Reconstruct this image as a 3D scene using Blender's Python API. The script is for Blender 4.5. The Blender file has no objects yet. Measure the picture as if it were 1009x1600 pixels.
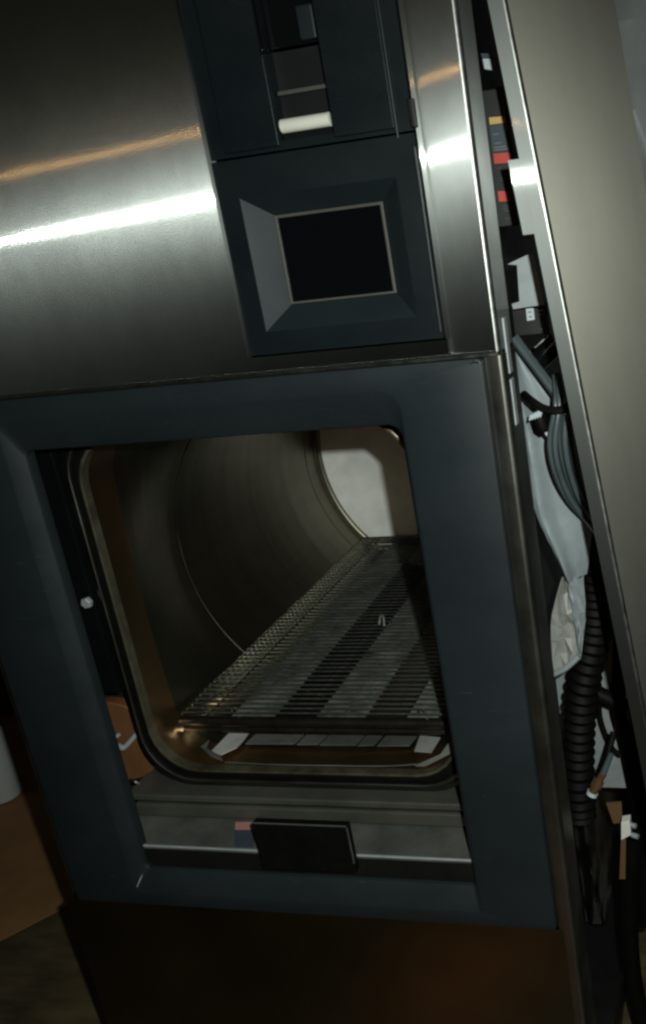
import bpy, bmesh, math, random
from mathutils import Vector, Matrix
random.seed(7)
ZC = 1.5          # height of the lens above the floor; all z below are given relative to the lens
scene = bpy.context.scene
COL = scene.collection

# ------------------------------------------------------------------ camera
# X to the right along the machine's front, Y into the machine, Z up; the front plane is y = 0
cam_d = bpy.data.cameras.new('camera')
cam = bpy.data.objects.new('camera', cam_d); COL.objects.link(cam)
Rm = Matrix(((0.96989093, 0.0453909, 0.23927234),
             (0.21200809, 0.32613244, -0.92124383),
             (-0.11985055, 0.94423371, 0.30668966)))       # columns: right, up, back
cam.matrix_world = Matrix.Translation((0, -1.0, ZC)) @ Rm.to_4x4()
cam_d.sensor_fit = 'VERTICAL'; cam_d.sensor_height = 24.0
cam_d.lens = 24.0 * 1456.545 / 1600.0
cam_d.shift_x = -300.3 / 1600.0; cam_d.shift_y = -1.4 / 1600.0
cam_d.clip_start = 0.02; cam_d.clip_end = 60
scene.camera = cam

# ------------------------------------------------------------------ world, lamps, exposure
w = bpy.data.worlds.new('World'); scene.world = w; w.use_nodes = True
bg = w.node_tree.nodes['Background']
bg.inputs[0].default_value = (0.82, 0.88, 0.64, 1); bg.inputs[1].default_value = 0.014

def lamp(name, kind, loc, energy, colour, **kw):
    d = bpy.data.lights.new(name, kind); d.energy = energy; d.color = colour
    for k, v in kw.items(): setattr(d, k, v)
    o = bpy.data.objects.new(name, d); COL.objects.link(o); o.location = (loc[0], loc[1], loc[2] + ZC)
    return o
# the camera's own flash, a little to the right of and above the lens
fl = lamp('flash', 'SPOT', (0.070, -1.0, 0.060), 64.0, (0.90, 1.0, 0.93), spot_size=math.radians(138), spot_blend=1.0, shadow_soft_size=0.009)
fl.rotation_euler = (Vector((-0.50, 0.0, -0.80)) - Vector((0.070, -1.0, 0.060))).to_track_quat('-Z', 'Y').to_euler()
# a warm lamp of the room, high up behind the photographer
wl = lamp('room_lamp', 'AREA', (0.25, -4.2, 0.405), 2.3, (1.0, 0.52, 0.17), shape='RECTANGLE', size=0.5, size_y=0.025)
wl.rotation_euler = (Vector((-0.6, 0.0, -1.0)) - Vector((0.25, -4.2, 0.405))).to_track_quat('-Z', 'Y').to_euler()

# and an added, unseen warm spot that makes a pool of light on the floor before the machine
ws = lamp('added_floor_spot', 'SPOT', (0.9, -3.0, 1.0), 560.0, (1.0, 0.33, 0.045), spot_size=math.radians(6.0), spot_blend=1.0, shadow_soft_size=0.08)
ws.rotation_euler = (Vector((-0.60, -0.47, -1.5)) - Vector((0.9, -3.0, 1.0))).to_track_quat('-Z', 'Y').to_euler()

vs = scene.view_settings
vs.view_transform = 'Standard'; vs.look = 'None'; vs.gamma = 1.0; vs.exposure = 0.0; vs.use_curve_mapping = False
scene.cycles.filter_width = 2.5
scene.cycles.max_bounces = 10; scene.cycles.sample_clamp_indirect = 4.0
scene.cycles.use_denoising = True

# ------------------------------------------------------------------ materials
class NT:
    def __init__(s, name):
        s.m = bpy.data.materials.new(name); s.m.use_nodes = True
        s.t = s.m.node_tree; s.t.nodes.clear(); s.out = s.n('ShaderNodeOutputMaterial')
    def n(s, kind, **kw):
        nd = s.t.nodes.new(kind)
        for k, v in kw.items(): setattr(nd, k, v)
        return nd
    def l(s, a, b): s.t.links.new(a, b)
    def math(s, op, a, b=0.0, c=None):
        nd = s.n('ShaderNodeMath', operation=op)
        for i, v in enumerate((a, b) if c is None else (a, b, c)):
            if isinstance(v, (int, float)): nd.inputs[i].default_value = v
            else: s.l(v, nd.inputs[i])
        return nd.outputs[0]
    def vmath(s, op, a, b=None, scale=None):
        nd = s.n('ShaderNodeVectorMath', operation=op)
        for i, v in enumerate((a, b)):
            if v is None: continue
            if isinstance(v, tuple): nd.inputs[i].default_value = v
            else: s.l(v, nd.inputs[i])
        if scale is not None:
            if isinstance(scale, (int, float)): nd.inputs['Scale'].default_value = scale
            else: s.l(scale, nd.inputs['Scale'])
        return nd.outputs[0]
    def mapped(s, scl, coord='Object'):
        tc = s.n('ShaderNodeTexCoord'); mp = s.n('ShaderNodeMapping'); mp.inputs['Scale'].default_value = scl
        s.l(tc.outputs[coord], mp.inputs[0]); return mp.outputs[0]
    def noise(s, vec, scale, detail=3.0, rough=0.55):
        nd = s.n('ShaderNodeTexNoise'); s.l(vec, nd.inputs['Vector']); nd.inputs['Scale'].default_value = scale
        nd.inputs['Detail'].default_value = detail; nd.inputs['Roughness'].default_value = rough
        return nd.outputs['Fac']
    def ramp(s, fac, stops):
        nd = s.n('ShaderNodeValToRGB'); s.l(fac, nd.inputs[0])
        e = nd.color_ramp.elements
        while len(e) < len(stops): e.new(0.5)
        for i, (p, c) in enumerate(stops):
            e[i].position = p; e[i].color = (*c, 1) if len(c) == 3 else c
        return nd.outputs[0]
    def bsdf(s, col, rough, metal=0.0, **kw):
        nd = s.n('ShaderNodeBsdfPrincipled')
        for key, v in (('Base Color', col), ('Roughness', rough), ('Metallic', metal), *kw.items()):
            if isinstance(v, tuple): nd.inputs[key].default_value = (*v, 1)
            elif isinstance(v, (int, float)): nd.inputs[key].default_value = v
            else: s.l(v, nd.inputs[key])
        return nd
    def bump(s, h, strength, dist=0.001):
        nd = s.n('ShaderNodeBump'); nd.inputs['Strength'].default_value = strength; nd.inputs['Distance'].default_value = dist
        s.l(h, nd.inputs['Height']); return nd.outputs[0]

def grey(v, k=(1, 1, 1)): return (v * k[0], v * k[1], v * k[2])

def brushed(name, tint=(0.40, 0.41, 0.395), spread=0.8, core=0.60, r1=0.085, r2=0.34, an=1.0, bow=None, lo=0.84):
    """stainless steel brushed up and down: reflections stay sharp vertically and smear sideways"""
    t = NT(name)
    geo = t.n('ShaderNodeNewGeometry')
    tang = t.vmath('NORMALIZE', t.vmath('CROSS_PRODUCT', geo.outputs['Normal'], (0.0, 0.0, 1.0)))
    wn = t.n('ShaderNodeTexWhiteNoise', noise_dimensions='3D')
    t.l(t.vmath('FLOOR', t.mapped((30000.0, 30000.0, 30000.0))), wn.inputs['Vector'])
    sep = t.n('ShaderNodeSeparateColor'); t.l(wn.outputs['Color'], sep.inputs[0])
    tri = t.math('SUBTRACT', t.math('ADD', sep.outputs[0], sep.outputs[1]), 1.0)
    lines = t.noise(t.mapped((420.0, 420.0, 3.0)), 1.0, 4.0, 0.7)
    k = t.math('ADD', t.math('MULTIPLY', tri, spread), t.math('MULTIPLY', t.math('SUBTRACT', lines, 0.5), 0.08))
    wob = t.math('MULTIPLY', t.math('SUBTRACT', t.noise(t.mapped((2.2, 2.2, 0.9)), 1.0, 2.0), 0.5), 0.005)
    if bow:                                    # the sheet is a little bowed, so it faces slightly downwards
        sx = t.n('ShaderNodeSeparateXYZ'); t.l(t.mapped((1.0, 1.0, 1.0)), sx.inputs[0])
        wob = t.math('ADD', wob, t.math('ADD', t.math('MULTIPLY', sx.outputs[0], bow[1]), bow[0]))
    up = t.vmath('SCALE', (0.0, 0.0, 1.0), None, wob)
    nrm = t.vmath('NORMALIZE', t.vmath('ADD', t.vmath('ADD', geo.outputs['Normal'], up), t.vmath('SCALE', tang, None, k)))
    cloud = t.noise(t.mapped((6.0, 6.0, 4.0)), 1.0, 5.0, 0.65)
    grain = t.noise(t.mapped((900.0, 900.0, 9.0)), 1.0, 3.0, 0.6)
    var = t.math('ADD', t.math('MULTIPLY', cloud, 0.55), t.math('MULTIPLY', grain, 0.45))
    col = t.ramp(var, [(0.25, grey(lo, tint)), (0.75, grey(1.0, tint))])
    a = t.bsdf(col, r1, 1.0, Anisotropic=1.0); b = t.bsdf(col, r2, 1.0, Anisotropic=an)
    for nd in (a, b): t.l(tang, nd.inputs['Tangent']); t.l(nrm, nd.inputs['Normal'])
    mx = t.n('ShaderNodeMixShader'); t.l(a.outputs[0], mx.inputs[2]); t.l(b.outputs[0], mx.inputs[1])
    t.l(t.math('MULTIPLY', t.math('ADD', cloud, 0.5), core), mx.inputs[0])
    t.l(mx.outputs[0], t.out.inputs[0]); return t.m

def simple(name, c1, c2, rough, metal=0.0, scale=8.0, bump=0.0, rvar=0.12, stretch=(1, 1, 1), detail=5.0, spec=0.5, bscale=None):
    t = NT(name); v = t.mapped(stretch)
    n1 = t.noise(v, scale, detail, 0.6)
    col = t.ramp(n1, [(0.3, c1), (0.72, c2)])
    r = t.math('ADD', t.math('MULTIPLY', t.math('SUBTRACT', t.noise(v, scale * 2.7, 4.0), 0.5), rvar * 2), rough)
    b = t.bsdf(col, r, metal); b.inputs['Specular IOR Level'].default_value = spec
    if bump: t.l(t.bump(t.noise(v, bscale or scale * 12, 3.0), bump), b.inputs['Normal'])
    t.l(b.outputs[0], t.out.inputs[0]); return t.m

def scuffed(name, c1, c2, rough, spec):
    # moulded plastic with hazy wipe marks, fine scratches and a little dust
    t = NT(name)
    haze = t.noise(t.mapped((3.0, 3.0, 5.5)), 1.0, 6.0, 0.62)
    col = t.ramp(haze, [(0.30, c1), (0.70, c2)])
    tc = t.n('ShaderNodeTexCoord'); mp = t.n('ShaderNodeMapping'); mp.inputs['Scale'].default_value = (16.0, 16.0, 330.0); mp.inputs['Rotation'].default_value = (0.0, 0.45, 0.0)
    t.l(tc.outputs['Object'], mp.inputs[0])
    scr = t.math('MULTIPLY', t.math('GREATER_THAN', t.noise(mp.outputs[0], 1.0, 2.0), 0.71), t.math('GREATER_THAN', t.noise(t.mapped((9.0, 9.0, 9.0)), 1.0, 2.0), 0.52))
    dust = t.math('MULTIPLY', t.math('GREATER_THAN', t.noise(t.mapped((420.0, 420.0, 420.0)), 1.0, 1.0), 0.735), 0.7)
    mx = t.n('ShaderNodeMix', data_type='RGBA'); t.l(t.math('MAXIMUM', t.math('MULTIPLY', scr, 0.5), dust), mx.inputs[0])
    t.l(col, mx.inputs[6]); mx.inputs[7].default_value = (c2[0] * 2.6, c2[1] * 2.4, c2[2] * 2.3, 1)
    r = t.math('ADD', t.math('MULTIPLY', t.math('SUBTRACT', t.noise(t.mapped((7.0, 7.0, 11.0)), 1.0, 5.0), 0.5), 0.45), rough)
    b = t.bsdf(mx.outputs[2], r, 0.0); b.inputs['Specular IOR Level'].default_value = spec
    t.l(t.bump(t.noise(t.mapped((900.0, 900.0, 900.0)), 1.0, 2.0), 0.12), b.inputs['Normal'])
    t.l(b.outputs[0], t.out.inputs[0]); return t.m

M = {}
M['steel'] = brushed('brushed_steel', bow=(-0.0156, -0.0517), spread=0.95)
M['steel_column'] = brushed('brushed_steel_column', bow=(-0.0156, -0.0517), spread=0.95, r2=0.46)
M['steel_flange'] = brushed('brushed_steel_flange', spread=0.9, core=0.30, r2=0.66, an=0.85)
M['steel_side'] = brushed('brushed_steel_side', tint=(0.52, 0.487, 0.42), lo=0.62, spread=0.85, core=0.28, r1=0.14, r2=0.68, an=0.8)
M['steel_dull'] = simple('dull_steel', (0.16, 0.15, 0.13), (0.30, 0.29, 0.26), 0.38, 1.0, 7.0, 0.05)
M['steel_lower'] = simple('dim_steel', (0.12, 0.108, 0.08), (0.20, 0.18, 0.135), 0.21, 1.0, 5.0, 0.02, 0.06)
M['lip'] = simple('worn_tan_lip', (0.05, 0.042, 0.027), (0.17, 0.148, 0.10), 0.30, 0.5, 24.0)
M['reflection_pale'] = simple('pale_floor_reflection', (0.42, 0.40, 0.38), (0.6, 0.58, 0.55), 0.4, 0.2, 20.0)  # pale colour of the reflections laid on the chamber floor
M['edge'] = simple('highlight_edge_steel', (0.42, 0.42, 0.40), (0.62, 0.62, 0.59), 0.34, 1.0, 30.0)  # brighter steel for strips added on the folds to carry the flash highlight
M['steel_mid'] = simple('half_dull_highlight', (0.07, 0.069, 0.062), (0.23, 0.228, 0.21), 0.36, 0.35, 7.0, 0.08)
M['steel_olive'] = simple('olive_tinted_steel', (0.075, 0.073, 0.060), (0.14, 0.137, 0.115), 0.36, 0.5, 9.0)
M['steel_bright'] = simple('bright_steel', (0.5, 0.5, 0.48), (0.66, 0.66, 0.63), 0.22, 1.0, 20.0)
M['flange'] = simple('flange_steel', (0.10, 0.095, 0.085), (0.2, 0.19, 0.17), 0.33, 1.0, 9.0)
M['bezel'] = scuffed('slate_blue_plastic', (0.0090, 0.0124, 0.0150), (0.0142, 0.0186, 0.0218), 0.48, 0.32)
M['control'] = scuffed('blue_black_plastic', (0.0030, 0.0054, 0.0072), (0.0054, 0.0086, 0.0110), 0.42, 0.28)
M['recess'] = simple('recess_plastic', (0.009, 0.014, 0.0165), (0.015, 0.021, 0.0235), 0.40, 0.0, 5.0, 0.06, bscale=900)
M['hollow'] = simple('dark_taupe_plastic', (0.007, 0.008, 0.008), (0.011, 0.012, 0.012), 0.45, 0.0, 6.0, spec=0.3)
M['screen'] = simple('dark_screen_glass', (0.0018, 0.0022, 0.0026), (0.0025, 0.0032, 0.0042), 0.12, 0.0, 4.0)
M['screen_lip'] = simple('taupe_plastic_lip', (0.06, 0.055, 0.048), (0.085, 0.078, 0.068), 0.45)
M['black'] = simple('black_plastic', (0.004, 0.004, 0.004), (0.008, 0.008, 0.007), 0.45, 0.0, 10.0)
M['gloss_black'] = simple('glossy_black', (0.003, 0.004, 0.004), (0.005, 0.006, 0.006), 0.12, 0.0, 10.0)
M['rubber'] = simple('black_rubber', (0.0022, 0.0020, 0.0016), (0.0042, 0.0038, 0.0031), 0.6, 0.0, 30.0, spec=0.14)
M['bay'] = simple('black_bay_backing', (0.002, 0.002, 0.002), (0.004, 0.004, 0.0035), 0.7, 0.0, 10.0)  # near-black backing colour that keeps the bay dark
M['paper'] = simple('white_paper', (0.66, 0.63, 0.55), (0.76, 0.73, 0.64), 0.8, 0.0, 30.0)
M['copper'] = simple('reddish_brown_plate', (0.13, 0.055, 0.022), (0.20, 0.085, 0.034), 0.5, 0.15, 14.0)
M['pink'] = simple('pink_print', (0.42, 0.17, 0.17), (0.5, 0.22, 0.2), 0.5)
M['bluegrey'] = simple('blue_grey_print', (0.035, 0.045, 0.065), (0.05, 0.06, 0.08), 0.5)
M['red'] = simple('red_print', (0.50, 0.045, 0.035), (0.6, 0.07, 0.05), 0.5)
M['yellow'] = simple('yellow_print', (0.60, 0.38, 0.11), (0.68, 0.45, 0.15), 0.5)
M['slate'] = simple('slate_label', (0.035, 0.05, 0.065), (0.05, 0.065, 0.08), 0.5)
M['marks'] = simple('pale_print', (0.16, 0.17, 0.17), (0.2, 0.2, 0.2), 0.6)
M['white'] = simple('white_plastic', (0.5, 0.54, 0.58), (0.58, 0.62, 0.66), 0.5)
M['galv'] = simple('galvanised_sheet', (0.30, 0.32, 0.33), (0.40, 0.42, 0.43), 0.5, 0.25, 40.0)
M['foil'] = simple('grey_insulation_wrap', (0.22, 0.25, 0.265), (0.34, 0.375, 0.39), 0.40, 0.1, 12.0, 0.15, bscale=60)
M['foil_light'] = simple('pale_insulation_wrap', (0.22, 0.215, 0.20), (0.36, 0.355, 0.33), 0.45, 0.1, 16.0, 0.25, bscale=50)
M['cable'] = simple('grey_cable_jacket', (0.05, 0.065, 0.07), (0.08, 0.10, 0.105), 0.32, 0.0, 20.0)
M['brass'] = simple('tarnished_brass', (0.32, 0.16, 0.08), (0.5, 0.28, 0.15), 0.3, 0.8, 40.0)
M['brown'] = simple('brown_board', (0.10, 0.055, 0.022), (0.15, 0.08, 0.03), 0.7, 0.0, 14.0)
M['card'] = simple('cardboard', (0.18, 0.09, 0.034), (0.30, 0.15, 0.056), 0.8, 0.0, 5.0, 0.1)
M['floor'] = simple('mottled_floor', (0.035, 0.026, 0.014), (0.13, 0.09, 0.045), 0.5, 0.0, 6.0, 0.15, 0.2, stretch=(1.0, 2.6, 1.0))
M['bottle'] = simple('milky_plastic', (0.42, 0.44, 0.42), (0.5, 0.52, 0.5), 0.45)
M['sheet'] = simple('grey_plastic_sheet', (0.62, 0.64, 0.64), (0.76, 0.78, 0.78), 0.4, 0.0, 3.0)
M['strap_deposit'] = simple('scaled_steel_strap', (0.022, 0.025, 0.021), (0.30, 0.315, 0.27), 0.55, 0.2, 24.0, 0.3, 0.15, bscale=300)
M['wire'] = simple('rack_wire_steel', (0.20, 0.207, 0.185), (0.46, 0.47, 0.43), 0.25, 0.9, 60.0)
M['bar'] = simple('dark_oxidised_bar', (0.05, 0.045, 0.038), (0.11, 0.09, 0.07), 0.3, 0.9, 25.0)

# chamber wall: stainless darkened by steam, with faint stains
def chamber_mat(name, tint, r, metal=1.0):
    t = NT(name)
    n1 = t.noise(t.mapped((2.2, 3.0, 2.2)), 1.0, 5.0, 0.65); n2 = t.noise(t.mapped((26.0, 5.0, 26.0)), 1.0, 4.0)
    f = t.math('ADD', t.math('MULTIPLY', n1, 0.65), t.math('MULTIPLY', n2, 0.35))
    col = t.ramp(f, [(0.3, grey(0.7, tint)), (0.7, grey(1.15, tint))])
    b = t.bsdf(col, t.math('ADD', t.math('MULTIPLY', n1, 0.16), r), metal)
    band = t.noise(t.mapped((0.35, 17.0, 0.35)), 1.0, 2.0)
    t.l(t.bump(t.math('ADD', t.math('MULTIPLY', band, 6.0), n2), 0.12, 0.002), b.inputs['Normal']); t.l(b.outputs[0], t.out.inputs[0]); return t.m
M['weld'] = simple('dull_weld_bead', (0.05, 0.049, 0.04), (0.10, 0.095, 0.08), 0.55, 0.8, 60.0)
M['mouth'] = chamber_mat('warm_reflection_steel', (0.42, 0.265, 0.135), 0.28)  # brown tint stands for the warm floor mirrored in the mouth
M['chamber'] = chamber_mat('steam_darkened_steel', (0.175, 0.160, 0.120), 0.30)
M['head'] = chamber_mat('back_head_steel', (0.93, 0.90, 0.87), 0.60, 0.1)

# ------------------------------------------------------------------ mesh helpers
class MB:
    def __init__(s): s.v = []; s.f = []
    def add(s, vs, fs):
        o = len(s.v); s.v += [tuple(p) for p in vs]; s.f += [tuple(i + o for i in f) for f in fs]; return s
    def box(s, x0, x1, y0, y1, z0, z1):
        return s.add([(x, y, z) for x in (x0, x1) for y in (y0, y1) for z in (z0, z1)],
                     [(0, 1, 3, 2), (4, 6, 7, 5), (0, 4, 5, 1), (2, 3, 7, 6), (0, 2, 6, 4), (1, 5, 7, 3)])
    def prism_y(s, poly, y0, y1):             # polygon in x,z pushed along y
        n = len(poly)
        return s.add([(x, y0, z) for x, z in poly] + [(x, y1, z) for x, z in poly],
                     [tuple(range(n)), tuple(range(2 * n - 1, n - 1, -1))] + [(i, i + n, (i + 1) % n + n, (i + 1) % n) for i in range(n)])
    def prism_z(s, poly, z0, z1, shear=0.0):  # polygon in x,y pushed along z
        n = len(poly)
        return s.add([(x - shear * z0, y, z0) for x, y in poly] + [(x - shear * z1, y, z1) for x, y in poly],
                     [tuple(range(n - 1, -1, -1)), tuple(range(n, 2 * n))] + [(i, (i + 1) % n, (i + 1) % n + n, i + n) for i in range(n)])
    def prism_x(s, poly, x0, x1):             # polygon in y,z pushed along x
        n = len(poly)
        return s.add([(x0, y, z) for y, z in poly] + [(x1, y, z) for y, z in poly],
                     [tuple(range(n - 1, -1, -1)), tuple(range(n, 2 * n))] + [(i, (i + 1) % n, (i + 1) % n + n, i + n) for i in range(n)])
    def loft(s, rings, closed=True, cap0=False, cap1=False):
        n = len(rings[0]); vs = [p for r in rings for p in r]; fs = []
        for k in range(len(rings) - 1):
            for i in range(n if closed else n - 1):
                a = k * n + i; b = k * n + (i + 1) % n
                fs.append((a, b, b + n, a + n))
        if cap0: fs.append(tuple(range(n - 1, -1, -1)))
        if cap1: fs.append(tuple(range((len(rings) - 1) * n, len(rings) * n)))
        return s.add(vs, fs)
    def tube(s, path, r, n=10, caps=True):
        P = [Vector(p) for p in path]; rings = []; ref = Vector((0.13, 0.31, 0.94))
        for i, p in enumerate(P):
            d = (P[min(i + 1, len(P) - 1)] - P[max(i - 1, 0)]).normalized()
            if abs(d.dot(ref)) > 0.95: ref = Vector((1, 0, 0))
            u = d.cross(ref).normalized(); v = d.cross(u); ref = -(d.cross(u).cross(d)).cross(d) if False else ref
            rr = r[i] if isinstance(r, (list, tuple)) else r
            rings.append([p + (u * math.cos(a) + v * math.sin(a)) * rr for a in [2 * math.pi * j / n for j in range(n)]])
        return s.loft(rings, True, caps, caps)

def spline(pts, k=8):
    P = [Vector(p) for p in pts]; out = []
    for i in range(len(P) - 1):
        p0 = P[max(i - 1, 0)]; p1 = P[i]; p2 = P[i + 1]; p3 = P[min(i + 2, len(P) - 1)]
        for j in range(k):
            t = j / k
            out.append(0.5 * ((2 * p1) + (p2 - p0) * t + (2 * p0 - 5 * p1 + 4 * p2 - p3) * t * t + (3 * p1 - p0 - 3 * p2 + p3) * t ** 3))
    return out + [P[-1]]

def rrect(x0, x1, z0, z1, r, y, n=8):
    rs = r if isinstance(r, tuple) else (r, r, r, r); out = []      # corners: bl, br, tr, tl
    for (cx, cz, a0, rr) in ((x0, z0, 180, rs[0]), (x1, z0, 270, rs[1]), (x1, z1, 0, rs[2]), (x0, z1, 90, rs[3])):
        ox = cx + (rr if cx == x0 else -rr); oz = cz + (rr if cz == z0 else -rr)
        for i in range(n + 1):
            a = math.radians(a0 + 90 * i / n); out.append((ox + rr * math.cos(a), y, oz + rr * math.sin(a)))
    return out

def wpos(o):
    p = Vector(o.location)
    while o.parent: o = o.parent; p += Vector(o.location)
    return p
def obj(name, mb, mat, parent=None, base=None, smooth=False, bevel=0.0, seg=2):
    """one mesh object; mb is in lens-relative coordinates, base its origin"""
    me = bpy.data.meshes.new(name)
    off = wpos(parent) if parent else (Vector((base[0], base[1], base[2] + ZC)) if base else Vector((0, 0, 0)))
    me.from_pydata([(v[0] - off.x, v[1] - off.y, v[2] + ZC - off.z) for v in mb.v], [], mb.f)
    me.validate(); bm = bmesh.new(); bm.from_mesh(me)
    bmesh.ops.recalc_face_normals(bm, faces=bm.faces); bm.to_mesh(me); bm.free()
    me.materials.append(M[mat])
    o = bpy.data.objects.new(name, me); COL.objects.link(o)
    if parent: o.parent = parent
    else: o.location = off
    if smooth:
        for p in me.polygons: p.use_smooth = True
    if bevel:
        b = o.modifiers.new('bevel', 'BEVEL'); b.width = bevel; b.segments = seg; b.limit_method = 'ANGLE'; b.angle_limit = math.radians(35)
        for p in me.polygons: p.use_smooth = True
        wn = o.modifiers.new('wn', 'WEIGHTED_NORMAL'); wn.keep_sharp = True
    elif smooth:
        try: me.set_sharp_from_angle(angle=math.radians(42))
        except Exception: pass
    return o
def thing(name, label, cat, base, group=None):
    o = bpy.data.objects.new(name, None); COL.objects.link(o); o.empty_display_size = 0.05
    o.location = (base[0], base[1], base[2] + ZC); o['label'] = label; o['category'] = cat
    if group: o['group'] = group
    return o
def tag(o, label, cat, group=None):
    o['label'] = label; o['category'] = cat
    if group: o['group'] = group
    return o

# ------------------------------------------------------------------ setting
fl_o = obj('floor', MB().box(-9, 7, -8, 9, -1.60, -1.5), 'floor'); fl_o['kind'] = 'structure'

# ------------------------------------------------------------------ the steriliser
X0, X1 = -1.066, -0.254
S = thing('steam_sterilizer', 'tall stainless steel cabinet with slate blue frame round an open pressure chamber', 'sterilizer', (-0.66, 0.5, -1.5))

# upper steel front: the left field and the strip that runs on under the control panel
fp = MB()
fp.prism_y([(X0, -0.1485), (-0.3125, -0.1485), (-0.3125, -0.1285), (-0.5575, -0.1285), (-0.5575, 0.62), (X0, 0.62)], 0.0, 0.02)
obj('front_panel', fp, 'steel', S)
# the strip below rolls out to a small lip over the frame
obj('panel_lip', MB().prism_x([(-0.0035, -0.1505), (-0.0035, -0.1475), (-0.001, -0.1455), (0.004, -0.1455), (0.004, -0.1505)], X0, -0.258), 'steel_bright', S, smooth=True)
# steel corner column right of the control panel, one folded sheet with a rounded front corner
def arc(cx, cy, r, a0, a1, n=7): return [(cx + r * math.cos(math.radians(a0 + (a1 - a0) * i / n)), cy + r * math.sin(math.radians(a0 + (a1 - a0) * i / n))) for i in range(n + 1)]
prof = [(-0.317, 0.016)] + [(-0.3165, 0.009)] + arc(-0.303, 0.011, 0.0085, 180, 270, 5)[1:] + [(-0.296, 0.0005)] + arc(X1 - 0.006, 0.006, 0.006, 270, 360, 8) + [(X1, 0.062), (X1 - 0.002, 0.062), (X1 - 0.002, 0.008), (-0.300, 0.012), (-0.310, 0.016)]
obj('corner_column', MB().prism_z(prof, -0.1465, 0.62), 'steel_column', S, smooth=True)
cr_ = arc(X1 - 0.006, 0.006, 0.0066, 285, 345, 6); ci_ = arc(X1 - 0.006, 0.006, 0.0055, 345, 285, 6)
obj('fold_highlight_strip', MB().prism_z(cr_ + ci_, -0.1465, 0.62), 'edge', S, smooth=True)
# the same corner further down, beside the frame and the lower panel
prof2 = [(-0.2755, 0.020), (-0.2755, 0.008)] + arc(X1 + 0.002 - 0.007, 0.010, 0.007, 270, 360, 8) + [(X1 + 0.002, 0.062), (X1, 0.062), (X1 - 0.001, 0.012), (-0.268, 0.012), (-0.268, 0.020)]
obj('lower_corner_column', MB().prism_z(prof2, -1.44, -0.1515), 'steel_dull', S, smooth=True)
ps = MB().box(X1 - 0.020, X1 - 0.0035, 0.0625, 0.080, -1.44, 0.62)
obj('frame_post', ps, 'black', S, bevel=0.002)
for z0, z1 in ((-0.176, -0.113), (-0.236, -0.182)):
    obj('side_slot_plate', MB().box(X1 + 0.0005, X1 + 0.0035, 0.020, 0.034, z0, z1), 'galv', S, bevel=0.001)
obj('latch_catch', MB().box(-0.3185, -0.3125, -0.0015, 0.006, 0.092, 0.120), 'black', S, bevel=0.001)

# control panel
cp = obj('control_panel', MB()
         .box(-0.5555, -0.4685, 0.006, 0.03, 0.090, 0.62).box(-0.4065, -0.3185, 0.006, 0.03, 0.090, 0.62)
         .box(-0.4685, -0.4065, 0.006, 0.03, 0.090, 0.099).box(-0.4685, -0.4065, 0.006, 0.03, 0.30, 0.62)
         .box(-0.5555, -0.530, 0.0045, 0.03, -0.127, 0.0875).box(-0.345, -0.3185, 0.0045, 0.03, -0.127, 0.0875)
         .box(-0.530, -0.345, 0.0045, 0.03, 0.047, 0.0875).box(-0.530, -0.345, 0.0045, 0.03, -0.127, -0.101), 'control', S)
# raised outline of the printer door
obj('printer_door', MB().box(-0.535, -0.4695, 0.001, 0.0055, 0.094, 0.60).box(-0.4055, -0.337, 0.001, 0.0055, 0.094, 0.60), 'control', cp, bevel=0.0015)
obj('door_edge', MB().box(-0.3365, -0.3345, 0.0015, 0.005, 0.084, 0.60), 'recess', cp, bevel=0.0008)
obj('panel_edge', MB().box(-0.3205, -0.3175, -0.0005, 0.0042, -0.120, 0.074), 'recess', cp, bevel=0.0008)
# printer: a hollow with a paper exit below and a dark window above
ch = [(0.012, 0.099), (0.022, 0.112), (0.024, 0.15), (0.024, 0.188), (0.027, 0.188), (0.027, 0.099)]
pr = obj('printer_hollow', MB().prism_x(ch, -0.4685, -0.4065), 'hollow', cp)
obj('tear_bar', MB().box(-0.467, -0.408, 0.014, 0.0235, 0.1445, 0.1490), 'screen_lip', cp, bevel=0.001)
obj('printer_window', MB().box(-0.468, -0.407, 0.020, 0.026, 0.1905, 0.298), 'gloss_black', cp, bevel=0.001)
obj('window_insert', MB().box(-0.430, -0.411, 0.013, 0.019, 0.193, 0.226), 'recess', cp, bevel=0.002)
obj('window_rim', MB().box(-0.4705, -0.4685, -0.001, 0.0055, 0.182, 0.30), 'gloss_black', cp, bevel=0.0008)
# screen at the bottom of a bevelled hollow
o4 = [(-0.530, -0.101), (-0.345, -0.101), (-0.345, 0.047), (-0.530, 0.047)]
i4 = [(-0.5035, -0.0745), (-0.3725, -0.0745), (-0.3725, 0.0250), (-0.5035, 0.0250)]
names = ('lower_bevel', 'side_bevel', 'upper_bevel', 'side_bevel')
for k in range(4):
    a, b = k, (k + 1) % 4
    mb = MB().add([(o4[a][0], 0.0045, o4[a][1]), (o4[b][0], 0.0045, o4[b][1]), (i4[b][0], 0.028, i4[b][1]), (i4[a][0], 0.028, i4[a][1]),
                   (o4[a][0], 0.0080, o4[a][1]), (o4[b][0], 0.0080, o4[b][1]), (i4[b][0], 0.0315, i4[b][1]), (i4[a][0], 0.0315, i4[a][1])],
                  [(0, 1, 2, 3), (7, 6, 5, 4), (0, 4, 5, 1), (2, 6, 7, 3), (1, 5, 6, 2), (0, 3, 7, 4)])
    obj(names[k], mb, 'recess', cp)
lip = MB()
lx0, lx1, lz0, lz1 = -0.5035, -0.3725, -0.0745, 0.0250
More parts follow.
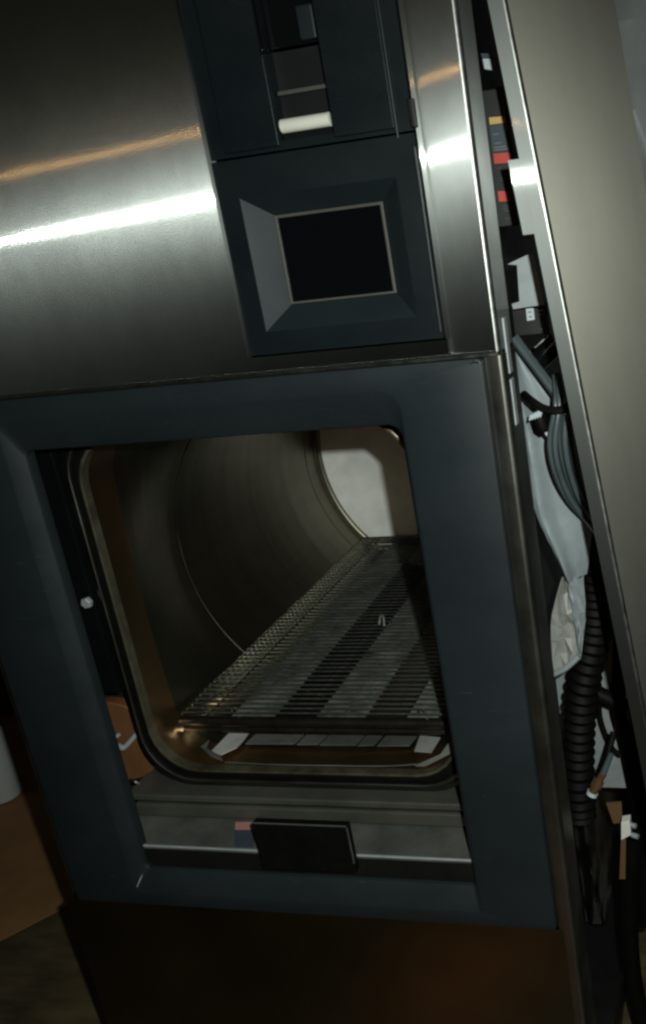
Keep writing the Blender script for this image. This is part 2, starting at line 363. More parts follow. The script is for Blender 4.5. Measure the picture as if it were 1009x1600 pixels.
for bx in ((lx0, lx0 + 0.0022, lz0, lz1), (lx1 - 0.0035, lx1, lz0, lz1), (lx0 + 0.0022, lx1 - 0.0035, lz0, lz0 + 0.0025), (lx0 + 0.0022, lx1 - 0.0035, lz1 - 0.0035, lz1)):
    lip.box(bx[0], bx[1], 0.0262, 0.031, bx[2], bx[3])
obj('screen_lip', lip, 'screen_lip', cp, bevel=0.0006)
obj('screen', MB().box(lx0 + 0.002, lx1 - 0.002, 0.0285, 0.034, lz0 + 0.002, lz1 - 0.002), 'screen', cp)

# slate blue frame round the door opening, its inner margin dished inwards
OX0, OX1, OZ0, OZ1 = -1.040, -0.2765, -0.941, -0.1520
FX0, FX1, FZ0, FZ1 = -0.930, -0.381, -0.9165, -0.1815
IX0, IX1, IZ0, IZ1 = -0.911, -0.389, -0.8835, -0.2235
rings = [rrect(OX0, OX1, OZ0, OZ1, 0.006, 0.030, 4), rrect(OX0, OX1, OZ0, OZ1, 0.006, 0.0035, 4), rrect(OX0 + 0.001, OX1 - 0.001, OZ0 + 0.001, OZ1 - 0.001, 0.006, 0.0010, 4),
         rrect(OX0 + 0.0035, OX1 - 0.0035, OZ0 + 0.0035, OZ1 - 0.0035, 0.006, 0.0, 4),
         rrect(FX0 - 0.003, FX1 + 0.003, FZ0 - 0.003, FZ1 + 0.003, (0.010, 0.005, 0.026, 0.010), 0.0, 4),
         rrect(FX0, FX1, FZ0, FZ1, (0.010, 0.005, 0.024, 0.010), 0.0012, 4),
         rrect(IX0 - 0.002, IX1 + 0.002, IZ0 - 0.002, IZ1 + 0.002, (0.010, 0.005, 0.016, 0.008), 0.0125, 4),
         rrect(IX0, IX1, IZ0, IZ1, (0.010, 0.005, 0.016, 0.008), 0.0150, 4),
         rrect(IX0, IX1, IZ0, IZ1, (0.010, 0.005, 0.016, 0.008), 0.030, 4)]
bz = obj('door_frame', MB().loft(rings), 'bezel', S, smooth=True)
# worn pale spots at the frame's corners
obj('chipped_corner', MB().tube(spline([(-0.2905, 0.0006, -0.1585), (-0.2850, 0.0002, -0.1560), (-0.2805, 0.0010, -0.1580)], 4), [0.0008] * 4 + [0.0012] * 5, 6), 'steel_bright', bz, smooth=True)
obj('chipped_corner', MB().tube([(-0.9265, 0.0020, -0.9095), (-0.9205, 0.0070, -0.8980), (-0.9155, 0.0105, -0.8890)], [0.0006, 0.0012, 0.0008], 6), 'galv', bz, smooth=True)

# lower steel front
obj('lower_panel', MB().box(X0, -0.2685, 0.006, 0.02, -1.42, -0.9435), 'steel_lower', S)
obj('plinth', MB().box(X0 + 0.02, X1 - 0.02, 0.06, 1.16, -1.498, -1.422), 'black', S)
# body behind: left side, top, back, and an added black backing in the service bay against light leaks
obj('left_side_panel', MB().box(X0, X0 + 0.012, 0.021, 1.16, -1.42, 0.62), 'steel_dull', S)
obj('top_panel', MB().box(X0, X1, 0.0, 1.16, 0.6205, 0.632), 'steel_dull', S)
obj('back_panel', MB().box(X0 + 0.0125, X1, 1.148, 1.16, -1.42, 0.62), 'bay', S)
obj('added_bay_backing', MB().box(-0.349, -0.343, 0.031, 1.147, -1.42, 0.62), 'bay', S)
obj('door_cavity_wall', MB().box(X0 + 0.013, -0.351, 0.155, 0.160, -0.224, 0.61).box(X0 + 0.013, -0.951, 0.155, 0.160, -1.41, -0.2245).box(-0.950, -0.351, 0.155, 0.160, -1.41, -0.80), 'bay', S)
obj('cavity_roof', MB().box(X0 + 0.013, -0.351, 0.031, 0.154, -0.158, -0.154), 'bay', S)
obj('cavity_floor', MB().box(X0 + 0.013, -0.351, 0.031, 0.154, -0.945, -0.941), 'bay', S)

# pressure chamber: a rounded-square mouth that opens into a round shell
CX, CZ, CR = -0.660, -0.497, 0.310
def ringat(y, t):
    """t = 0 rounded square mouth, t = 1 circle"""
    N = 128; out = []; hx, hz, rc = 0.2465, 0.266, 0.072
    for i in range(N):
        a = 2 * math.pi * i / N; c, s_ = abs(math.cos(a)), abs(math.sin(a))
        r0 = min(hx / max(c, 1e-6), hz / max(s_, 1e-6))
        if r0 * c > hx - rc and r0 * s_ > hz - rc:          # in the corner: meet the corner's arc
            qx, qz = hx - rc, hz - rc; b_ = qx * c + qz * s_
            r0 = b_ + math.sqrt(max(b_ * b_ - (qx * qx + qz * qz - rc * rc), 0.0))
        r = r0 * (1 - t) + CR * t
        out.append((CX + r * math.cos(a), y, CZ + r * math.sin(a)))
    return out
def scaled(ring, k, y): return [(CX + (x - CX) * k, y, CZ + (z - CZ) * k) for x, _, z in ring]
sm = lambda t: t * t * (3 - 2 * t)
rings = [ringat(0.115 + 0.255 * k / 10, sm(k / 10)) for k in range(2, 11)] + [ringat(0.45 + 0.05 * k, 1) for k in range(10)] + [ringat(0.95, 1)]
chb = obj('chamber_shell', MB().loft(rings), 'chamber', S, smooth=True)
# dished back head with a rounded knuckle
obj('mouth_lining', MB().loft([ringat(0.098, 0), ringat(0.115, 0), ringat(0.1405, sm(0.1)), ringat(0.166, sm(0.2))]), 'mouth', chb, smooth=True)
hd = [ringat(0.9502, 1)]
for k in range(1, 9):
    a = math.radians(90 * k / 8); hd.append(scaled(ringat(0, 1), 1 - 0.012 * (1 - math.cos(a)) / 0.31, 0.9502 + 0.0120 * math.sin(a)))
kn = 1 - 0.012 / 0.31
obj('head_knuckle', MB().loft(hd), 'chamber', chb, smooth=True)
hd = [scaled(ringat(0, 1), kn, 0.9625)]
for k in (0.96, 0.9, 0.78, 0.64, 0.48, 0.3, 0.12, 0.002): hd.append(scaled(ringat(0, 1), k * kn, 0.9625 + 0.016 * (1 - k * k)))
obj('back_head', MB().loft(hd), 'head', chb, smooth=True)
obj('weld_tack', MB().tube([(-0.9360, 0.368, -0.330), (-0.9300, 0.3665, -0.318), (-0.9245, 0.366, -0.308), (-0.920, 0.367, -0.300)], [0.002, 0.0055, 0.0065, 0.003], 8), 'steel_mid', chb, smooth=True)
for y in (0.370, 0.902):
    rr = scaled(ringat(0, 1), 0.9985, y)
    obj('weld_seam', MB().tube(rr + rr[:1], 0.0008, 6, False), 'chamber', chb, smooth=True)
# end frame with lip, rubber gasket and outer lip
def band(g0, g1, y0, y1):
    a = [(CX + (x - CX), y, z) for x, y, z in ringat(0, 0)]
    def grow(g, y): return [(CX + (x - CX) * (1 + g / 0.25), y, CZ + (z - CZ) * (1 + g / 0.265)) for x, _, z in a]
    return [grow(g0, y1), grow(g0, y0), grow(g0 + 0.001, y0 - 0.0008), grow(g1 - 0.001, y0 - 0.0008), grow(g1, y0), grow(g1, y1)]
obj('inner_lip', MB().loft(band(-0.0006, 0.0030, 0.095, 0.11)), 'lip', chb, smooth=True)
obj('gasket', MB().loft(band(0.0035, 0.0150, 0.098, 0.11)), 'rubber', chb, smooth=True)
obj('outer_lip', MB().loft(band(0.0155, 0.0195, 0.0935, 0.11)), 'steel_dull', chb, smooth=True)
fr = band(0.020, 0.030, 0.100, 0.150)
obj('end_frame', MB().loft(fr), 'flange', chb, smooth=True)
# door slide rail with its bolts, left of the mouth
rail = obj('slide_rail', MB().box(-1.035, -0.9395, 0.092, 0.112, -0.628, -0.20), 'gloss_black', S, bevel=0.003)
def bolt(x, z, y, r, mat='steel_bright'):
    mb = MB(); hexr = [[(x + rr * math.cos(math.radians(60 * i + 12)), yy, z + rr * math.sin(math.radians(60 * i + 12))) for i in range(6)] for rr, yy in ((r, y), (r, y - r * 0.7), (r * 0.82, y - r * 0.9))]
    return mb.loft(hexr, True, True, True)
obj('hex_bolt', bolt(-0.9470, -0.4735, 0.0915, 0.0085), 'galv', S)
obj('hex_bolt', bolt(-0.972, -0.575, 0.0915, 0.004), 'flange', S)
# reddish brown disc of the door drive and the bent tab in front of it
disc = obj('drive_disc', MB().loft([[(-1.000 + r * math.cos(2 * math.pi * i / 64), y, -0.738 + r * math.sin(2 * math.pi * i / 64)) for i in range(64)] for r, y in ((0.001, 0.131), (0.070, 0.131), (0.072, 0.133), (0.072, 0.150))], True, True, True), 'copper', S, smooth=True)
obj('bent_tab', MB().tube(spline([(-0.953, 0.124, -0.716), (-0.966, 0.118, -0.728), (-0.978, 0.114, -0.737), (-0.988, 0.114, -0.733), (-0.990, 0.116, -0.722), (-0.983, 0.120, -0.716)], 5), [0.0040] * 10 + [0.0052] * 6 + [0.003] * 10, 8), 'galv', disc, smooth=True)
obj('retaining_clip', MB().tube(spline([(-0.962, 0.100, -0.802), (-0.968, 0.096, -0.796), (-0.960, 0.094, -0.786), (-0.953, 0.096, -0.792)], 4), 0.0022, 6), 'steel_bright', S, smooth=True)
obj('retaining_clip', MB().tube([(-0.966, 0.088, -0.812), (-0.958, 0.086, -0.804)], 0.003, 6), 'steel_bright', S, smooth=True)
# stepped sill below the mouth
obj('sill_ledge', MB().box(-0.962, -0.370, 0.072, 0.150, -0.806, -0.794), 'steel_olive', S, bevel=0.003)
obj('sill_ledge', MB().box(-0.965, -0.368, 0.087, 0.150, -0.846, -0.8225), 'steel_olive', S, bevel=0.004)
sill = obj('sill_plate', MB().prism_x([(0.022, -0.902), (0.022, -0.850), (0.024, -0.848), (0.150, -0.8465), (0.150, -0.860), (0.034, -0.862), (0.034, -0.902)], -0.968, -0.366), 'steel_mid', S)
obj('sill_edge', MB().prism_x([(0.0205, -0.8492), (0.0205, -0.8484), (0.0212, -0.8474), (0.0235, -0.8472), (0.0235, -0.8492)], -0.968, -0.366), 'galv', sill, smooth=True)
obj('sill_skirt', MB().box(-0.968, -0.366, 0.0195, 0.0215, -0.915, -0.853), 'black', sill)
cov = obj('latch_cover', MB().box(-0.7065, -0.5595, 0.003, 0.0185, -0.866, -0.7865), 'rubber', S, bevel=0.0025)
obj('lit_cover_edge', MB().box(-0.7055, -0.5605, 0.0040, 0.0056, -0.7866, -0.7856).box(-0.5596, -0.5586, 0.0035, 0.0050, -0.848, -0.7880), 'steel_mid', cov)  # pale strips stand for the light on the cover's top and right edges
def flat(q, z0, z1): return MB().add([(x, y, z0) for x, y in q] + [(x, y, z1) for x, y in q], [(3, 2, 1, 0), (4, 5, 6, 7), (0, 1, 5, 4), (1, 2, 6, 5), (2, 3, 7, 6), (3, 0, 4, 7)])
st = obj('warning_sticker', flat([(-0.7586, 0.0260), (-0.7270, 0.0260), (-0.7479, 0.0645), (-0.7784, 0.0628)], -0.8482, -0.8455), 'bluegrey', sill)
obj('sticker_head', flat([(-0.7782, 0.0632), (-0.7477, 0.0649), (-0.7551, 0.0826), (-0.7871, 0.0808)], -0.8480, -0.8453), 'pink', st)
for k in (0.25, 0.5, 0.72): obj('print_line', flat([(-0.7550 - 0.019 * k, 0.028 + 0.036 * k), (-0.7350 - 0.019 * k, 0.028 + 0.036 * k), (-0.7360 - 0.019 * k, 0.031 + 0.036 * k), (-0.7560 - 0.019 * k, 0.031 + 0.036 * k)], -0.8453, -0.8450), 'slate', st)

# ------------------------------------------------------------------ rack in the chamber
RZ = -0.700
rk = thing('wire_rack', 'long steel wire shelf lying in the round chamber', 'rack', (-0.66, 0.15, RZ))
WX0, WX1 = -0.892, -0.428
wire = None
for i in range(66):
    y = 0.160 + i * 0.0148
    if y > 0.945: break
    if wire is None:
        mb = MB().tube([(WX0, y, RZ - 0.0045), (WX0 + 0.001, y, RZ - 0.001), (WX0 + 0.003, y, RZ), (WX1 - 0.003, y, RZ), (WX1 - 0.001, y, RZ - 0.001), (WX1, y, RZ - 0.0045)], 0.0016, 6)
        wire = obj('cross_wire', mb, 'wire', rk, smooth=True); y0w = y
    else:
        c = wire.copy(); COL.objects.link(c); c.parent = rk; c.location = (random.uniform(-0.0012, 0.0012), y - y0w, random.uniform(-0.0006, 0.0006))
for x0, x1 in ((-0.812, -0.739), (-0.664, -0.585), (-0.514, -0.452)):
    obj('flat_strap', MB().box(x0, x1, 0.156, 0.945, RZ - 0.0165, RZ - 0.0130), 'strap_deposit', rk)
for x in (-0.845, -0.456):
    obj('side_rod', MB().tube([(x, 0.150, RZ - 0.0050), (x, 0.946, RZ - 0.0050)], 0.0022, 8), 'bar', rk, smooth=True)
obj('front_bar', MB().tube([(-0.888, 0.150, RZ - 0.010), (-0.432, 0.150, RZ - 0.010)], 0.0085, 12), 'bar', rk, smooth=True)
obj('front_bar', MB().tube([(-0.905, 0.150, RZ - 0.0235), (-0.425, 0.150, RZ - 0.0235)], 0.0050, 12), 'bar', rk, smooth=True)
obj('bar_end', MB().tube([(-0.9075, 0.150, RZ - 0.0235), (-0.885, 0.150, RZ - 0.0235)], 0.0064, 12), 'steel_bright', rk, smooth=True)
obj('rear_bar', MB().box(-0.890, -0.430, 0.9465, 0.9520, RZ - 0.014, RZ + 0.003), 'bar', rk, bevel=0.001)
obj('wire_clip', MB().tube(spline([(-0.668, 0.470, RZ + 0.002), (-0.664, 0.476, RZ + 0.018), (-0.657, 0.470, RZ + 0.018), (-0.655, 0.462, RZ + 0.002)], 4), 0.0020, 6), 'strap_deposit', rk, smooth=True)
for cx_ in (-0.800, -0.488):
    obj('wire_clip', MB().tube(spline([(cx_, 0.158, RZ + 0.001), (cx_ + 0.002, 0.156, RZ + 0.010), (cx_ + 0.009, 0.156, RZ + 0.010), (cx_ + 0.011, 0.158, RZ + 0.001)], 4), 0.0016, 6), 'wire', rk, smooth=True)

# reflections on the polished chamber floor, built as thin pale plates under the rack
tr = thing('floor_reflection', 'pale plates standing for reflections on the chamber floor below the rack', 'reflection', (-0.64, 0.15, -0.757))
def skin(poly, th=0.0016):
    n = len(poly)
    return MB().add(list(poly) + [(x, y, z - th) for x, y, z in poly], [tuple(range(n)), tuple(range(2 * n - 1, n - 1, -1))] + [(i, (i + 1) % n, (i + 1) % n + n, i + n) for i in range(n)])
obj('reflection_patch', skin([(-0.8305, 0.181, -0.750), (-0.8022, 0.194, -0.7560), (-0.799, 0.167, -0.7550), (-0.799, 0.146, -0.7540), (-0.8121, 0.122, -0.7515), (-0.831, 0.125, -0.7485)]), 'reflection_pale', tr)
obj('reflection_rim', skin([(-0.8480, 0.126, -0.7410), (-0.8440, 0.146, -0.7410), (-0.8395, 0.128, -0.7440), (-0.8100, 0.1165, -0.7505), (-0.8000, 0.106, -0.7520), (-0.8220, 0.111, -0.7480)]), 'steel_mid', tr)
obj('reflection_patch', skin([(-0.5042, 0.185, -0.7525), (-0.4580, 0.150, -0.7335), (-0.4610, 0.113, -0.7350), (-0.4985, 0.140, -0.7510)]), 'reflection_pale', tr)
obj('reflection_rim', skin([(-0.4270, 0.101, -0.7110), (-0.4260, 0.101, -0.7270), (-0.4690, 0.101, -0.7500), (-0.4840, 0.101, -0.7500), (-0.4430, 0.102, -0.7310)]), 'steel_mid', tr)
for a, b in ((-0.790, -0.705), (-0.700, -0.664), (-0.660, -0.600), (-0.596, -0.570), (-0.564, -0.512)):
    obj('reflection_strip', skin([(a, 0.192, -0.7585), (b, 0.192, -0.7585), (b - 0.004, 0.165, -0.7580), (a - 0.004, 0.163, -0.7580)]), 'steel_mid', tr)
obj('reflection_line', MB().tube(spline([(-0.7965, 0.105, -0.7540), (-0.7115, 0.105, -0.7565), (-0.6174, 0.106, -0.7568), (-0.5347, 0.105, -0.7550), (-0.4819, 0.1025, -0.7490)], 5), 0.0009, 6), 'steel_mid', tr, smooth=True)

# printer paper
pp = MB()
ppx = [[(x, 0.0095 + r * math.cos(a), 0.1135 + r * math.sin(a)) for a in [2 * math.pi * i / 28 for i in range(28)]] for x, r in ((-0.4665, 0.0066), (-0.4660, 0.0072), (-0.4100, 0.0072), (-0.4095, 0.0066))]
tag(obj('paper_roll', pp.loft(ppx, True, True, True), 'paper', base=(-0.437, 0.0095, 0.1063), smooth=True), 'small white paper roll in the printer slot above the screen', 'paper roll')

# ------------------------------------------------------------------ side panel leaning at the right of the machine
sp = thing('side_panel', 'large brushed steel side panel leaning away from the open right side', 'panel', (-0.05, 0.35, -1.5))
SH = 0.094; XB = -0.204 + SH * 0.193          # x of the front corner at z = 0
ty = math.tan(math.radians(3.0))
cor = arc(XB - 0.004, 0.004, 0.004, 270, 360, 5)
outer = cor + [(XB + ty * 0.765, 0.765)]
inner = [(XB + ty * 0.765 - 0.002, 0.765), (XB - 0.002, 0.006), (XB - 0.005, 0.002)]
obj('panel_sheet', MB().prism_z(outer + inner, -1.498, 0.50, SH), 'steel_side', sp, smooth=True)
ce_ = arc(XB - 0.004, 0.004, 0.0046, 280, 350, 6) + arc(XB - 0.004, 0.004, 0.0034, 350, 280, 6)
obj('fold_highlight_strip', MB().prism_z(ce_, -1.498, 0.50, SH), 'edge', sp, smooth=True)
obj('front_flange', MB().prism_z([(XB - 0.0185, 0.0), (XB - 0.0042, 0.0), (XB - 0.0042, 0.0018), (XB - 0.0185, 0.0018)], -1.498, 0.50, SH), 'steel_flange', sp)
obj('hook_tab', MB().prism_z([(XB - 0.0305, 0.0), (XB - 0.0187, 0.0), (XB - 0.0187, 0.0018), (XB - 0.0305, 0.0018)], -0.0275, 0.0475, SH), 'steel_flange', sp)

# ------------------------------------------------------------------ service bay: what shows between machine and panel
def plate(name, poly, y0, y1, mat, parent=None, **kw): return obj(name, MB().prism_y(poly, y0, y1), mat, parent, **kw)
cb = thing('control_module', 'black electrical module with red and yellow labels in the service bay', 'electrical module', (-0.285, 0.2, -0.02))
obj('housing', MB().box(-0.335, -0.248, 0.152, 0.30, -0.02, 0.135), 'black', cb, bevel=0.002)
lab = plate('rating_label', [(-0.2708, 0.0955), (-0.2511, 0.0950), (-0.2502, 0.0646), (-0.2712, 0.0659)], 0.1500, 0.1512, 'slate', cb)
for z, x0, x1 in ((0.0845, -0.268, -0.261), (0.0745, -0.267, -0.259), (0.0700, -0.268, -0.2535), (0.0672, -0.268, -0.2520)):
    obj('print_line', MB().box(x0, x1, 0.1490, 0.1497, z, z + 0.0011), 'marks', lab)
plate('yellow_label', [(-0.2705, 0.1042), (-0.2522, 0.1032), (-0.2515, 0.0960), (-0.2705, 0.0964)], 0.1500, 0.1512, 'yellow', cb)
plate('red_label', [(-0.2706, 0.0644), (-0.2497, 0.0633), (-0.2495, 0.0517), (-0.2706, 0.0529)], 0.1500, 0.1512, 'red', cb)
plate('red_label', [(-0.2707, 0.0218), (-0.2581, 0.0210), (-0.2572, 0.0092), (-0.2706, 0.0100)], 0.1500, 0.1512, 'red', cb)
for z, x0, x1 in ((0.047, -0.268, -0.264), (0.036, -0.266, -0.259), (0.033, -0.266, -0.258), (0.004, -0.267, -0.258), (0.001, -0.267, -0.257), (-0.002, -0.266, -0.256), (-0.011, -0.266, -0.259)):
    obj('print_line', MB().box(x0, x1, 0.1500, 0.1510, z, z + 0.0011), 'slate', cb)
tg = thing('white_terminal', 'small white terminal with dark cap near the top of the bay', 'terminal', (-0.265, 0.16, 0.15))
plate('body', [(-0.2702, 0.1676), (-0.2603, 0.1660), (-0.2597, 0.1533), (-0.2693, 0.1560)], 0.150, 0.165, 'white', tg, bevel=0.001)
plate('cap', [(-0.2715, 0.1730), (-0.2615, 0.1715), (-0.2604, 0.1664), (-0.2703, 0.1680)], 0.151, 0.166, 'bluegrey', tg)
br = plate('sheet_bracket', [(-0.2766, -0.0653), (-0.2423, -0.0542), (-0.2358, -0.1194), (-0.2761, -0.1212), (-0.277, -0.1146), (-0.2666, -0.1124), (-0.2644, -0.0674)], 0.180, 0.1835, 'galv', base=(-0.256, 0.18, -0.121))
tag(br, 'pale grey sheet metal bracket with a cut-out below the red labels', 'bracket')
dv = thing('relay_block', 'black relay block with a tiny white label under the grey bracket', 'relay', (-0.26, 0.22, -0.162))
obj('body', MB().box(-0.285, -0.238, 0.2055, 0.26, -0.160, -0.1245), 'black', dv, bevel=0.002)
wl_ = plate('white_label', [(-0.2647, -0.1247), (-0.2545, -0.1249), (-0.2546, -0.1397), (-0.2649, -0.1404)], 0.2035, 0.2050, 'white', dv)
for z in (-0.1300, -0.1360): obj('print_line', MB().box(-0.2618, -0.2578, 0.2022, 0.2030, z, z + 0.0013), 'bluegrey', wl_)
for z in (-0.1290, -0.1340): obj('contact_pin', MB().box(-0.2480, -0.2425, 0.2020, 0.2050, z, z + 0.0010), 'galv', dv)
for z in (-0.1455, -0.1530): obj('screw_head', MB().loft([[(-0.2460 + r * math.cos(a), y, z + r * math.sin(a)) for a in [2 * math.pi * i / 12 for i in range(12)]] for r, y in ((0.0018, 0.2054), (0.0016, 0.2035), (0.0006, 0.2028))], True, True, True), 'steel_bright', dv, smooth=True)
sol = thing('solenoid_valve', 'glossy black solenoid cylinder lying aslant under the relay', 'valve', (-0.25, 0.2, -0.20))
obj('coil', MB().tube([(-0.268, 0.215, -0.2005), (-0.232, 0.222, -0.173)], 0.016, 20), 'gloss_black', sol, smooth=True)
obj('rod', MB().tube([(-0.2570, 0.196, -0.1745), (-0.2385, 0.199, -0.1615)], 0.0022, 8), 'steel_bright', sol, smooth=True)
tag(obj('mounting_strut', MB().tube([(-0.2760, 0.165, -0.155), (-0.2225, 0.160, -0.2400)], 0.0065, 8), 'cable', base=(-0.222, 0.16, -0.24), smooth=True), 'dull grey strut running aslant down to the cable tie', 'strut')

# cables and the strap that ties them
bd = thing('cable_bundle', 'bundle of grey cables tied together beside the leaning panel', 'cables', (-0.22, 0.13, -0.40))
for k in range(7):
    u = k / 6.0; xo = 0.0255 * (u - 0.5); yo = 0.010 * math.sin(k * 2.3)
    p = [(-0.2185 + xo * 0.55, 0.150 + yo, -0.205), (-0.2160 + xo * 0.65, 0.128 + yo * 0.5, -0.238), (-0.2240 + xo, 0.126 + yo, -0.285), (-0.2225 + xo, 0.134 + yo, -0.330), (-0.2145 + xo * 0.8, 0.155 + yo, -0.375), (-0.2000 + xo * 0.6, 0.19 + yo, -0.420), (-0.1930 + xo * 0.6, 0.24 + yo, -0.47)]
    obj('cable', MB().tube(spline(p, 6), 0.0037, 10), 'cable', bd, smooth=True)
obj('tie_strap', MB().tube(spline([(-0.268, 0.150, -0.226), (-0.255, 0.128, -0.230), (-0.240, 0.120, -0.239), (-0.222, 0.117, -0.243), (-0.206, 0.122, -0.240), (-0.198, 0.14, -0.236)], 6), 0.0052, 8), 'rubber', bd, smooth=True)
pg = thing('cable_plug', 'black plug with frayed white ends hanging below the tie strap', 'plug', (-0.246, 0.13, -0.275))
obj('body', MB().tube([(-0.2500, 0.136, -0.2500), (-0.2450, 0.134, -0.2680), (-0.2420, 0.134, -0.2740)], [0.0095, 0.0100, 0.006], 14), 'rubber', pg, smooth=True)
for k in range(5): obj('frayed_end', MB().tube([(-0.2590 + k * 0.0035, 0.1235, -0.2545 + k * 0.0008), (-0.2555 + k * 0.0034, 0.1240, -0.2475 + k * 0.0014)], [0.0012, 0.0024], 6), 'white', pg, smooth=True)
obj('frayed_end', MB().tube([(-0.2410, 0.130, -0.2725), (-0.2390, 0.130, -0.2800)], [0.003, 0.0006], 6), 'white', pg, smooth=True)

# insulation wrap: a loose sheet with a rolled left edge, and a crumpled flap below it
def sheet(L, R, nu=18, kv=6, roll=0.012, crumple=0.0015, seed=1, y_off=0.0):
    rnd = random.Random(seed); a = spline(L, kv); b = spline(R, kv); rows = []
    for p, q in zip(a, b):
        row = []
        for i in range(nu + 1):
            u = i / nu; v = p.lerp(q, u)
            v = v + Vector((0, -roll * math.exp(-((u - 0.14) / 0.13) ** 2) + y_off + rnd.uniform(-1, 1) * crumple, rnd.uniform(-1, 1) * crumple * 0.4))
            row.append(v)
        rows.append(row)
    mb = MB().loft(rows, False)
    n = len(mb.v); back = [(x, y + 0.0012, z) for x, y, z in mb.v]; f2 = [tuple(reversed(f)) for f in mb.f]
    mb.add(back, f2); return mb
ins = thing('insulation_wrap', 'loose grey insulation wrap with a pale rolled edge behind the cables', 'insulation', (-0.25, 0.2, -0.62))
obj('upper_sheet', sheet([(-0.287, 0.20, -0.175), (-0.288, 0.20, -0.250), (-0.2865, 0.20, -0.330), (-0.2825, 0.198, -0.400), (-0.262, 0.195, -0.460), (-0.2470, 0.195, -0.506)],
                         [(-0.282, 0.205, -0.176), (-0.240, 0.215, -0.250), (-0.216, 0.22, -0.330), (-0.209, 0.22, -0.415), (-0.214, 0.22, -0.460), (-0.224, 0.22, -0.506)], crumple=0.0011), 'foil', ins, smooth=True)
obj('torn_edge', sheet([(-0.2480, 0.196, -0.504), (-0.2470, 0.194, -0.540), (-0.2440, 0.194, -0.580), (-0.2440, 0.194, -0.620)],
                       [(-0.2270, 0.205, -0.504), (-0.2280, 0.205, -0.545), (-0.2330, 0.205, -0.585), (-0.2405, 0.20, -0.622)], nu=4, kv=3, roll=0.004, crumple=0.0036, seed=5), 'foil', ins)
obj('lower_flap', sheet([(-0.2600, 0.215, -0.508), (-0.2790, 0.21, -0.560), (-0.2840, 0.205, -0.600), (-0.2830, 0.20, -0.655)],
                        [(-0.2520, 0.208, -0.512), (-0.2480, 0.206, -0.560), (-0.2450, 0.204, -0.600), (-0.2420, 0.200, -0.627)], nu=4, kv=2, roll=0.0, crumple=0.0062, seed=11), 'foil_light', ins)
obj('fold', MB().tube(spline([(-0.2835, 0.193, -0.652), (-0.2640, 0.190, -0.640), (-0.2430, 0.192, -0.622)], 5), 0.0045, 8), 'foil', ins, smooth=True)

# corrugated hose
pth = spline([(-0.214, 0.262, -0.44), (-0.2185, 0.262, -0.53), (-0.2300, 0.262, -0.62), (-0.2600, 0.262, -0.73), (-0.2760, 0.262, -0.84), (-0.284, 0.262, -0.95)], 26)
rad = [0.0245 + 0.0022 * math.sin(i * 2 * math.pi / 4.0) for i in range(len(pth))]
tag(obj('corrugated_hose', MB().tube(pth, rad, 20), 'rubber', base=(-0.284, 0.262, -0.95), smooth=True), 'thick black corrugated hose running down inside the service bay', 'hose')
# pale board deep in the bay, dark lines in front of it
tag(obj('pale_board', MB().box(-0.335, -0.215, 0.420, 0.426, -1.005, -0.715), 'galv', base=(-0.275, 0.423, -1.005)), 'pale grey board deep in the bay behind thin black tubes', 'board')
tubes = [('thin black tube looping across the pale board', [(-0.262, 0.37, -0.72), (-0.250, 0.37, -0.77), (-0.2545, 0.37, -0.83), (-0.242, 0.37, -0.885), (-0.226, 0.37, -0.905)], 0.0042),
         ('thick black line running down beside the leaning panel', [(-0.202, 0.36, -0.62), (-0.212, 0.36, -0.74), (-0.222, 0.36, -0.80), (-0.212, 0.36, -0.88), (-0.200, 0.36, -1.05), (-0.21, 0.36, -1.25)], 0.013),
         ('black tube slanting down to the brass fitting', [(-0.222, 0.30, -0.815), (-0.236, 0.28, -0.855), (-0.262, 0.26, -0.915), (-0.270, 0.26, -0.96)], 0.0055),
         ('black hose stub crossing in front of the pale board', [(-0.270, 0.35, -0.765), (-0.236, 0.35, -0.782), (-0.205, 0.35, -0.80)], 0.014),
         ('dark pipe at the bottom of the service bay', [(-0.204, 0.30, -1.00), (-0.225, 0.30, -1.15), (-0.232, 0.30, -1.30), (-0.22, 0.30, -1.45)], 0.016)]
for lb, p, r in tubes: tag(obj('black_tube', MB().tube(spline(p, 8), r, 12), 'rubber', base=p[-1], smooth=True), lb, 'tube')
bf = thing('brass_fitting', 'reddish brass hose fitting with a white ring in the lower bay', 'fitting', (-0.247, 0.21, -0.877))
obj('body', MB().tube([(-0.2320, 0.225, -0.842), (-0.2390, 0.222, -0.852), (-0.2395, 0.222, -0.853), (-0.2450, 0.220, -0.862), (-0.2455, 0.220, -0.863), (-0.2500, 0.218, -0.871)], [0.006, 0.006, 0.0095, 0.0095, 0.0075, 0.0075], 8), 'brass', bf)
obj('white_ring', MB().tube([(-0.2500, 0.218, -0.871), (-0.2525, 0.217, -0.876)], 0.0088, 16), 'white', bf, smooth=True)
obj('braided_neck', MB().tube([(-0.2180, 0.235, -0.812), (-0.2320, 0.225, -0.842)], [0.0045, 0.0055], 10), 'cable', bf, smooth=True)
tag(plate('brown_tab', [(-0.2370, -0.9150), (-0.2127, -0.9125), (-0.2138, -0.9499), (-0.2290, -0.9530)], 0.250, 0.254, 'brown', base=(-0.225, 0.252, -0.953)), 'small orange-brown tab under the brass fitting', 'tab')
wb = thing('white_connector', 'white block connector with green-grey screws by the leaning panel', 'connector', (-0.20, 0.2, -0.94))
plate('body', [(-0.2069, -0.9084), (-0.1935, -0.9055), (-0.1935, -0.9310), (-0.2097, -0.9415)], 0.195, 0.212, 'paper', wb, bevel=0.001)
for x, z in ((-0.1890, -0.915), (-0.1870, -0.934)): obj('screw', MB().tube([(x - 0.006, 0.200, z), (x + 0.004, 0.196, z)], 0.004, 8), 'galv', wb, smooth=True)
